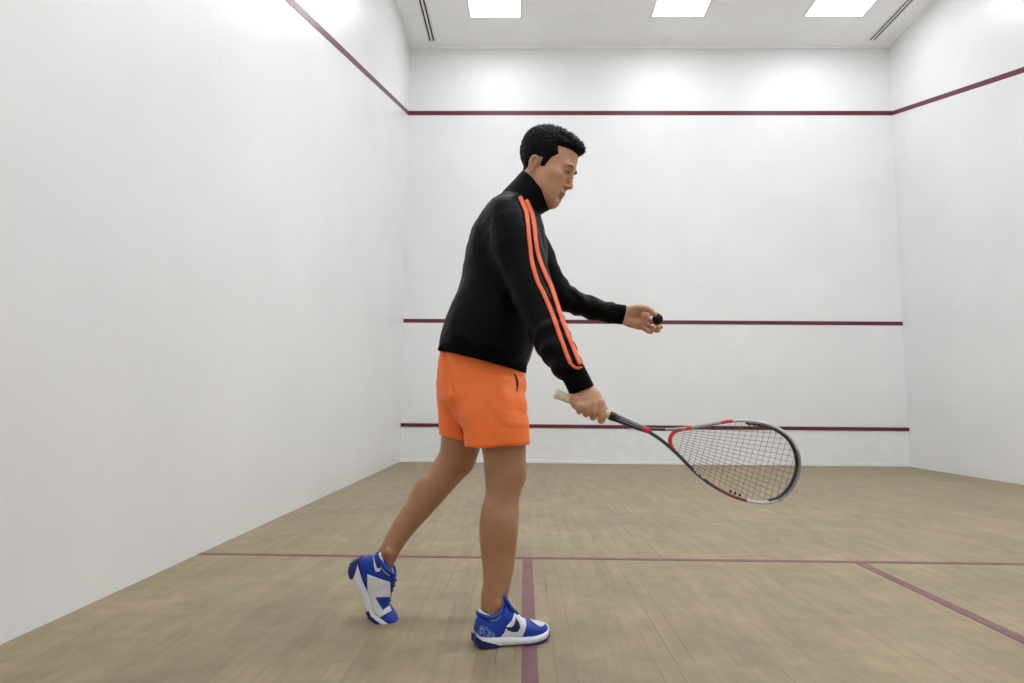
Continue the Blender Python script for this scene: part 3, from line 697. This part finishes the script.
def shorts_f(X):
    lr = np.maximum(np.maximum(sh_r(X), hR(X)), -np.maximum(inR(X), -(hR(X)+.05)))
    ll = np.maximum(np.maximum(sh_l(X), hL(X)), -np.maximum(inL(X), -(hL(X)+.05)))
    d = smin(smin(sh_p(X), lr, .014), ll, .010)
    k = np.clip((X[:, 0]-P(480, 400, 3.5)[0])/.12, 0, 1)*np.clip((1.0-X[:, 2])/.05, 0, 1)
    d = d-.0018*wob(X, 36, .9)-.0013*wob(X, 75, 1.9)-.0013*np.sin((X[:, 2]*.8+X[:, 0]*.6)*120+3*np.sin(X[:, 0]*22))*k
    cd_ = np.full(len(X), 9.)
    for a, b_ in zip(crease[:-1], crease[1:]):
        e_ = b_-a; w_ = X[:, [0, 2]]-a; t = np.clip(w_ @ e_/(e_ @ e_), 0, 1); cd_ = np.minimum(cd_, np.linalg.norm(w_-t[:, None]*e_, axis=1))
    d = d+.0085*np.exp(-(cd_/.009)**2)*(X[:, 1] < 3.66)
    return d
shorts, sV, sF = sdf_obj('shorts', shorts_f, axis((1.22, 1.64, .0036)), axis((3.36, 3.80, .0040)), axis((.56, .95, .0036)), M['short'], person, 2)
sb = bvh_of(sV, sF)
V2, F2 = ribbon([(514.5,374),(516.8,380),(517.2,386),(516.3,391.5)], [1.0, 2.0, 1.6, .8], 3); project('pocket', V2, F2, cam_caster, sb, M['slot'], shorts, .0012)
V2, F2 = ribbon([(465.5,444.6),(480,445.2),(500,444.0),(527.5,441.8)], 1.0, 3); project('hem_stitch', V2, F2, cam_caster, sb, M['short'], shorts, .0016)

# ------------------------------------------------------------------ shoes
ST = [(0,.016,.012,.052),(.015,.026,.006,.066),(.05,.032,.003,.080),(.12,.036,.001,.083),(.20,.0365,0,.078),(.28,.036,0,.083),(.36,.036,0,.098),(.41,.037,0,.103),(.48,.0385,0,.096),(.56,.042,0,.082),(.66,.0465,0,.066),(.76,.048,.001,.057),(.86,.045,.004,.051),(.93,.037,.007,.046),(.975,.025,.010,.040),(1.0,.012,.014,.032)]
def shoe(name, T, label, L=.268, bend=0.0, left=False, zs=1.0, dip=(.079, .076, .086)):
    st = np.array(ST); t = np.linspace(0, 1, 46)**1.0
    def ip(k): return np.interp(t, st[:, 0], st[:, k])
    w_, z0, z1 = ip(1), ip(2), ip(3)
    z1 = z1+np.interp(t, [.03, .12, .20, .30, .37], [0, dip[0]-.079, dip[1]-.076, dip[2]-.086, 0])
    for a_ in (w_, z0, z1):
        a_[1:-1] = (a_[:-2]+2*a_[1:-1]+a_[2:])/4
    def place(p):
        x, y, z = p; z = z*(1+(zs-1)*min(max((.62*L-x)/(.22*L), 0), 1))
        cy = .012*math.sin(math.pi*min(max((x/L-.3)/.7, 0), 1))*(1 if left else -1)*.6
        y = y+cy
        if bend and x > .66*L:
            k = min((x-.66*L)/(.05*L), 1.0)*bend; dx, dz = x-.66*L, z; x = .66*L+dx*math.cos(k)-dz*math.sin(k)*.6; z = dx*math.sin(k)+dz*math.cos(k)
        v = T @ Vector((x, y, z)); return tuple(v)
    def loft(sec, n):
        V = []; F = []
        for i in range(len(t)):
            for q in sec(i): V.append(place((t[i]*L, q[0], q[1])))
        for i in range(len(t)-1):
            for k in range(n): F.append((i*n+k, i*n+(k+1) % n, (i+1)*n+(k+1) % n, (i+1)*n+k))
        F.append(tuple(range(n))[::-1]); F.append(tuple((len(t)-1)*n+k for k in range(n))); return V, F
    n = 30
    def upper_sec(i):
        out = []; lo = z0[i]+.012; hh = z1[i]-lo
        for k in range(n):
            a = 2*math.pi*k/n; c, s_ = math.cos(a), math.sin(a)
            f = (s_+1)/2; wv = w_[i]*(1-(.36 if t[i] > .42 else .16)*f**1.6*min(1, hh/.05))
            out.append((math.copysign(abs(c)**.75, c)*wv, lo+hh*(math.copysign(abs(s_)**.8, s_)+1)/2))
        return out
    V, F = loft(upper_sec, n); up = mesh_obj(name, V, F, M['blue'], person); fix_normals(up)
    up['label'] = label
    def sole_sec(i):
        out = []; lo = z0[i]; hi = z0[i]+.024+.006*math.exp(-((t[i]-.1)/.15)**2)
        for k in range(20):
            a = 2*math.pi*k/20; c, s_ = math.cos(a), math.sin(a)
            wv = w_[i]+.0045
            out.append((math.copysign(abs(c)**.5, c)*wv, (lo+hi)/2+(hi-lo)/2*math.copysign(abs(s_)**.5, s_)))
        return out
    V2, F2 = loft(sole_sec, 20); so = mesh_obj('midsole', V2, F2, M['shoewhite'], up); fix_normals(so)
    # outsole pads under heel and toe
    for lo_, hi_ in ((0.0, .17 if left else .28), (.60, 1.0)):
        ii = [i for i in range(len(t)) if lo_ <= t[i] <= hi_]; pv = []; pf = []
        for i in ii:
            top = z0[i]+(.004+(.024 if left else .015)*max(0, 1-(t[i]/hi_)**2) if lo_ == 0 else (.011 if left else .004)); yw = w_[i]+.0056
            for y_, z_ in ((-yw, top), (yw, top), (yw, z0[i]-.0008), (-yw, z0[i]-.0008)): pv.append(place((t[i]*L-(.0045 if i == 0 else 0)+(.003 if t[i] > .97 else 0), y_, z_)))
        for j in range(len(ii)-1):
            for k in range(4): pf.append((j*4+k, j*4+(k+1) % 4, (j+1)*4+(k+1) % 4, (j+1)*4+k))
        pf.append((0, 1, 2, 3)); m_ = (len(ii)-1)*4; pf.append((m_+3, m_+2, m_+1, m_))
        o = mesh_obj('outsole_pad', pv, pf, M['navy'], up, False); fix_normals(o)
    # padded collar round the ankle, sock inside, tongue, laces
    ring = []
    for k in range(28):
        a = 2*math.pi*k/28; x = .20+.165*math.cos(a); z = np.interp(x, [.03, .12, .20, .30, .37], [.084, dip[0], dip[1], dip[2], .104])
        ring.append(place((x*L, .0325*math.sin(a), z)))
    rb = MB(); rb.sweep(ring, .0055, .0065, np.array([.1, .2, 1.]), 10, closed=True); rb.build('ankle_collar', M['blue'], up, True)
    ring = [tuple(Vector(place((x_*L, y_*.86, z_)))) for x_, y_, z_ in [(.20+.145*math.cos(a), .034*math.sin(a), np.interp(.20+.145*math.cos(a), [.03, .12, .20, .30, .37], [.090, dip[0]+.001, dip[1]-.003, dip[2]-.006, .098])) for a in np.linspace(0, 2*math.pi, 29)[:-1]]]
    rb = MB(); rb.sweep(ring, .0045, .007, np.array([.1, .2, 1.]), 10, closed=True); rb.build('sock', M['sock'], up, True)
    tl = 1.0 if left else 0.0
    tg = MB(); tg.sweep([place(p) for p in ((.50*L, 0, .086), (.44*L, 0, .101-tl*.010), (.395*L, 0, .114-tl*.018), (.365*L, 0, .128-tl*.026))], [.022, .022, .022, .019], [.007, .008, .0085, .008], np.array(T.to_3x3() @ Vector((.6, 0, .8))), 12)
    tg.build('tongue', M['blue'], up, True)
    for x_ in (.45, .50, .55, .60, .65):
        zt = np.interp(x_, st[:, 0], st[:, 3]); ww = np.interp(x_, st[:, 0], st[:, 1])*.60
        lb = MB(); lb.sweep([place((x_*L-.004*(k % 2), y_, zt+.004-abs(y_/ww)**2.2*.014)) for k, y_ in enumerate(np.linspace(-ww, ww, 9))], .0024, .0018, np.array([0, 0, 1.]), 6); lb.build('lace', M['navy'], up, True)
    return up, bvh_of([Vector(v) for v in V], F), bvh_of([Vector(v) for v in V2], F2)
ang = math.radians(23)
T1 = Matrix.Translation(Vector((1.421, 3.352, 0.001))) @ Matrix.Rotation(ang, 4, 'Z')
rs, rsb, rsm = shoe('training_shoe', T1, 'right shoe flat on the floor', L=.240, zs=1.12)
def cdec(name, poly, bvh, m, parent, off=.0016, smooth=True, size=1.6):
    q = smooth_poly(poly, 4) if smooth else poly
    return project(name, *poly_tris(q, size), cam_caster, bvh, m, parent, off, .0016)
cdec('side_panel', [(504,632.5),(506.5,626),(511.5,620.5),(514.2,613.5),(516,615.5),(518.5,614.8),(521,617.5),(524.5,619),(526,624),(525,630),(522.5,635.5),(512,637.2),(499,638.5)], rsb, M['shoewhite'], rs, smooth=False)
cdec('logo', [(515.4,617.8),(518.6,622.6),(519.8,627.2),(517.8,631),(512.8,631.6),(508,629.8),(504.6,626.4),(508.5,626.9),(511.6,626.6),(513.6,624.9),(514.8,621.8)], rsb, M['navy'], rs, .0034, False)
cdec('toe_cap', [(530,619.5),(536,618),(543.5,619.5),(545,623.5),(541.5,627),(536.5,625.5),(532.5,622.5)], rsb, M['shoewhite'], rs)
cdec('heel_mesh', [(478.6,634.8),(479.4,628),(482,625.4),(487,627.5),(492,631.5),(495,635.5),(487,637.2)], rsb, M['heelmesh'], rs, .0014)
# trailing shoe: heel up, resting on its toe
hx, tx = P(357.5, 566, 3.60), P(391.5, 620, 3.585)
hx = np.array(hx); xa = np.array([.106, .012, -.208]); xa /= np.linalg.norm(xa)
za = np.array([.87, -.10, .52]); za -= xa*np.dot(za, xa); za /= np.linalg.norm(za); ya = np.cross(za, xa)
T2 = Matrix(((xa[0], ya[0], za[0], 0), (xa[1], ya[1], za[1], 0), (xa[2], ya[2], za[2], 0), (0, 0, 0, 1)))
h0 = P(348.8, 564.5, 3.575)
T2 = Matrix.Translation(Vector(h0)) @ T2
ls, lsb, lsm = shoe('training_shoe', T2, 'left shoe, heel lifted', L=.268, bend=math.radians(22), left=True, zs=1.24, dip=(.094, .096, .102))
cdec('side_panel', [(367.5,574),(378,578),(390,582),(390,597),(376,597),(384,609),(389,606),(391,611),(380,617),(368,605)], lsb, M['shoewhite'], ls, smooth=False)
cdec('toe_overlay', [(375.8,597),(389.5,596.5),(383,610.5)], lsb, M['blue'], ls, .0034, False)
cdec('logo', [(373.3,556.5),(375.2,563),(377,568.2),(381,567.6),(379.6,571.3),(376,571.6),(374.3,567.5)], lsb, M['shoewhite'], ls, .0040, False)

# ------------------------------------------------------------------ racket
def RY(x): return 3.172-.052*(x-555)/245       # the racket's plane leans a little towards the camera at its tip
def rp(p): return P(p[0], p[1], RY(p[0]))
racket = tag(empty('squash_racket', tuple(rp((600, 412)))), 'red, grey and silver squash racket with cream grip, held out low in the right hand', 'racket')
ws = SC(3.15)
g = MB(); pts = catmull([rp((557.5, 394.3)), rp((575, 401.3)), rp((595, 409.4)), rp((610.5, 415.6))], 8)
rr = np.interp(np.linspace(0, 1, len(pts)), [0, .15, .9, 1], [4.9, 4.5, 4.2, 3.9])*ws
g.sweep(pts, rr, rr*.9, YREF, 16, power=2.6); reparent(g.build('grip', M['grip'], None, True), racket)
g = MB(); pts = [rp((554.9, 393.2)), rp((555.6, 393.5)), rp((557.4, 394.2)), rp((558.6, 394.7))]
g.sweep(pts, np.array([4.0, 5.2, 5.4, 4.9])*ws, np.array([4.0, 5.2, 5.4, 4.9])*ws*.9, YREF, 16, power=2.6); reparent(g.build('butt_cap', M['grip'], None, True), racket)
g = MB(); pts = [rp((609.5, 415.2)), rp((612, 416.2)), rp((615.5, 417.7))]; g.sweep(pts, np.array([4.4, 4.6, 4.5])*ws, np.array([4.4, 4.6, 4.5])*ws*.9, YREF, 14); reparent(g.build('grip_collar', M['black'], None, True), racket)
g = MB(); pts = catmull([rp((614, 417.2)), rp((624, 421.2)), rp((635, 425.8)), rp((646, 429.8)), rp((652, 431.4))], 6); k = np.linspace(0, 1, len(pts))
g.sweep(pts, (4.0-1.2*k)*ws, np.full(len(pts), .0095), YREF, 14, power=2.4, mids=[0 if i < 16 else 1 for i in range(len(pts)-1)])
shaft = reparent(g.build('shaft', [M['graphite'], M['racketred']], None, True), racket)
for pts2 in ([(620,418.0),(634,423.6),(645,427.2)], [(618,419.4),(632,425.0),(643,428.8)]):
    g = MB(); q = catmull([rp(p)+np.array([0, -.0092, 0]) for p in pts2], 6); g.sweep(q, .0012, .0012, YREF, 6)
    o = g.build('shaft_line', M['grey'], None, True); o.parent = shaft       # the shaft's own vertices are in world space under the racket's empty
outline = [(644,428.8),(653.5,429.2),(671,429.4),(685,428.3),(704,425.6),(728.7,421.2),(747.8,420.7),(767,424.2),(780.6,430.3),(791.6,440),(798.2,455),(798.4,471),(791.6,487.4),(780.6,498.2),(769.5,502.2),(753,501.6),(731.4,495.6),(709.5,483.5),(693,469.8),(676.7,453.4),(663,441.4),(650,432.6),(641,428.2)]
N6 = 6; op = catmull(outline, N6); fm = []
for i in range(len(op)-1):
    u = i/N6
    fm.append(0 if u < 1.6 else 1 if u < 3.0 else 2 if u < 3.3 else 1 if u < 4.65 else 2 if u < 5.05 else 3 if u < 9.6 else 1 if u < 13.3 else 3 if u < 15.2 else 4 if u < 16.9 else 0)
g = MB(); wpx = np.interp(np.arange(len(op))/N6, [0, 2, 4, 8, 12, 16, 19, 22], [1.5, 1.5, 1.7, 1.8, 1.75, 1.6, 1.8, 1.6])
g.sweep([rp(p) for p in op], wpx*ws, .0085, YREF, 12, mids=fm, power=2.6)
frame = reparent(g.build('frame', [M['graphite'], M['grey'], M['racketred'], M['silver'], M['maroonframe']], None, True), racket)
# black bumper guard along the inside of the tip
g = MB(); bump = catmull([(746,423.2),(766,426.8),(778.8,432.4),(789.3,441.3),(795.6,455.5),(795.8,470.5),(789.4,486),(779,496.2),(768.5,500)], 8)
g.sweep([rp(p) for p in bump], .9*ws, .0100, YREF, 8); reparent(g.build('bumper_strip', M['black'], None, True), racket)
g = MB(); br = catmull([(690,427.6),(683,428.8),(676,431.2),(671.6,435.2),(670,440),(671,445.2),(674,450.6)], 6)
g.sweep([rp(p) for p in br], 1.9*ws, .0075, YREF, 12, power=2.6); reparent(g.build('throat_bridge', M['racketred'], None, True), racket)
# white maker's lettering marks on the lower frame
for (x, y) in ((694.0,470.0),(696.0,472.1),(697.6,473.6),(700.8,476.0),(702.6,477.6)):
    g = MB(); c_ = rp((x, y))+np.array([0, -.0088, 0]); g.box(c_-np.array([.0022, .0008, .0018]), c_+np.array([.0022, .0008, .0018]))
    reparent(g.build('letter', M['shoewhite']), racket)
# grommets
for (x, y) in ((749.5,424.3),(754,424.6),(759,425.4),(730.5,491.2),(735,493.2),(739.6,495)):
    g = MB(); c_ = rp((x, y)); g.box(c_-np.array([.0022, .004, .0035]), c_+np.array([.0022, .004, .0035]))
    reparent(g.build('grommet', M['black']), racket)
# string bed: mains fan out from the throat, crosses square to the axis
hp = np.array([tuple(p) for p in catmull([(671,440),(672,435.4),(677,431.8),(686,428.8),(704,425.8),(728.7,421.6),(747.8,421.2),(767,424.8),(780.2,430.9),(791,440.5),(797.4,455.3),(797.6,470.8),(791,487),(780.2,497.6),(769.5,501.6),(753,501),(731.4,495),(709.8,483),(693.5,469.4),(677.2,453),(672,446)], 5)])
def clip_line(o, d):
    ts = []
    for i in range(len(hp)):
        a, b_ = hp[i], hp[(i+1) % len(hp)]; e_ = b_-a; den = d[0]*e_[1]-d[1]*e_[0]
        if abs(den) < 1e-9: continue
        t = ((a[0]-o[0])*e_[1]-(a[1]-o[1])*e_[0])/den; u = ((a[0]-o[0])*d[1]-(a[1]-o[1])*d[0])/den
        if 0 <= u < 1: ts.append(t)
    return (min(ts), max(ts)) if len(ts) > 1 else None
axd = np.array([math.cos(math.radians(15.5)), math.sin(math.radians(15.5))]); nrm = np.array([-axd[1], axd[0]]); cen = np.array([742., 460.])
g = MB(); ns = 0
for k in range(-7, 8):
    far = cen+nrm*k*5.15+axd*30; nearp = cen+nrm*(k*2.1)-axd*68; d = far-nearp; d /= np.linalg.norm(d)
    c_ = clip_line(far, d)
    if c_: g.sweep([rp(far+d*c_[0])+np.array([0, .0006, 0]), rp(far+d*c_[1])+np.array([0, .0006, 0])], .0006, .0006, YREF, 5)
for k in range(-11, 10):
    o_ = cen+axd*(k*5.9+2); c_ = clip_line(o_, nrm)
    if c_ and c_[1]-c_[0] > 8: g.sweep([rp(o_+nrm*c_[0])-np.array([0, .0006, 0]), rp(o_+nrm*c_[1])-np.array([0, .0006, 0])], .0006, .0006, YREF, 5)
reparent(g.build('string_bed', M['string'], None, True), racket)

# ------------------------------------------------------------------ ball
bm = bmesh.new(); bmesh.ops.create_icosphere(bm, subdivisions=4, radius=.0205); me = bpy.data.meshes.new('squash_ball'); bm.to_mesh(me); bm.free()
me.materials.append(M['ball']); me.polygons.foreach_set('use_smooth', np.ones(len(me.polygons), dtype=bool))
ball = link(bpy.data.objects.new('squash_ball', me)); ball.location = tuple(P(657.6, 319.2, 3.792))
tag(ball, 'small black rubber squash ball held in the fingertips of the outstretched left hand', 'ball')
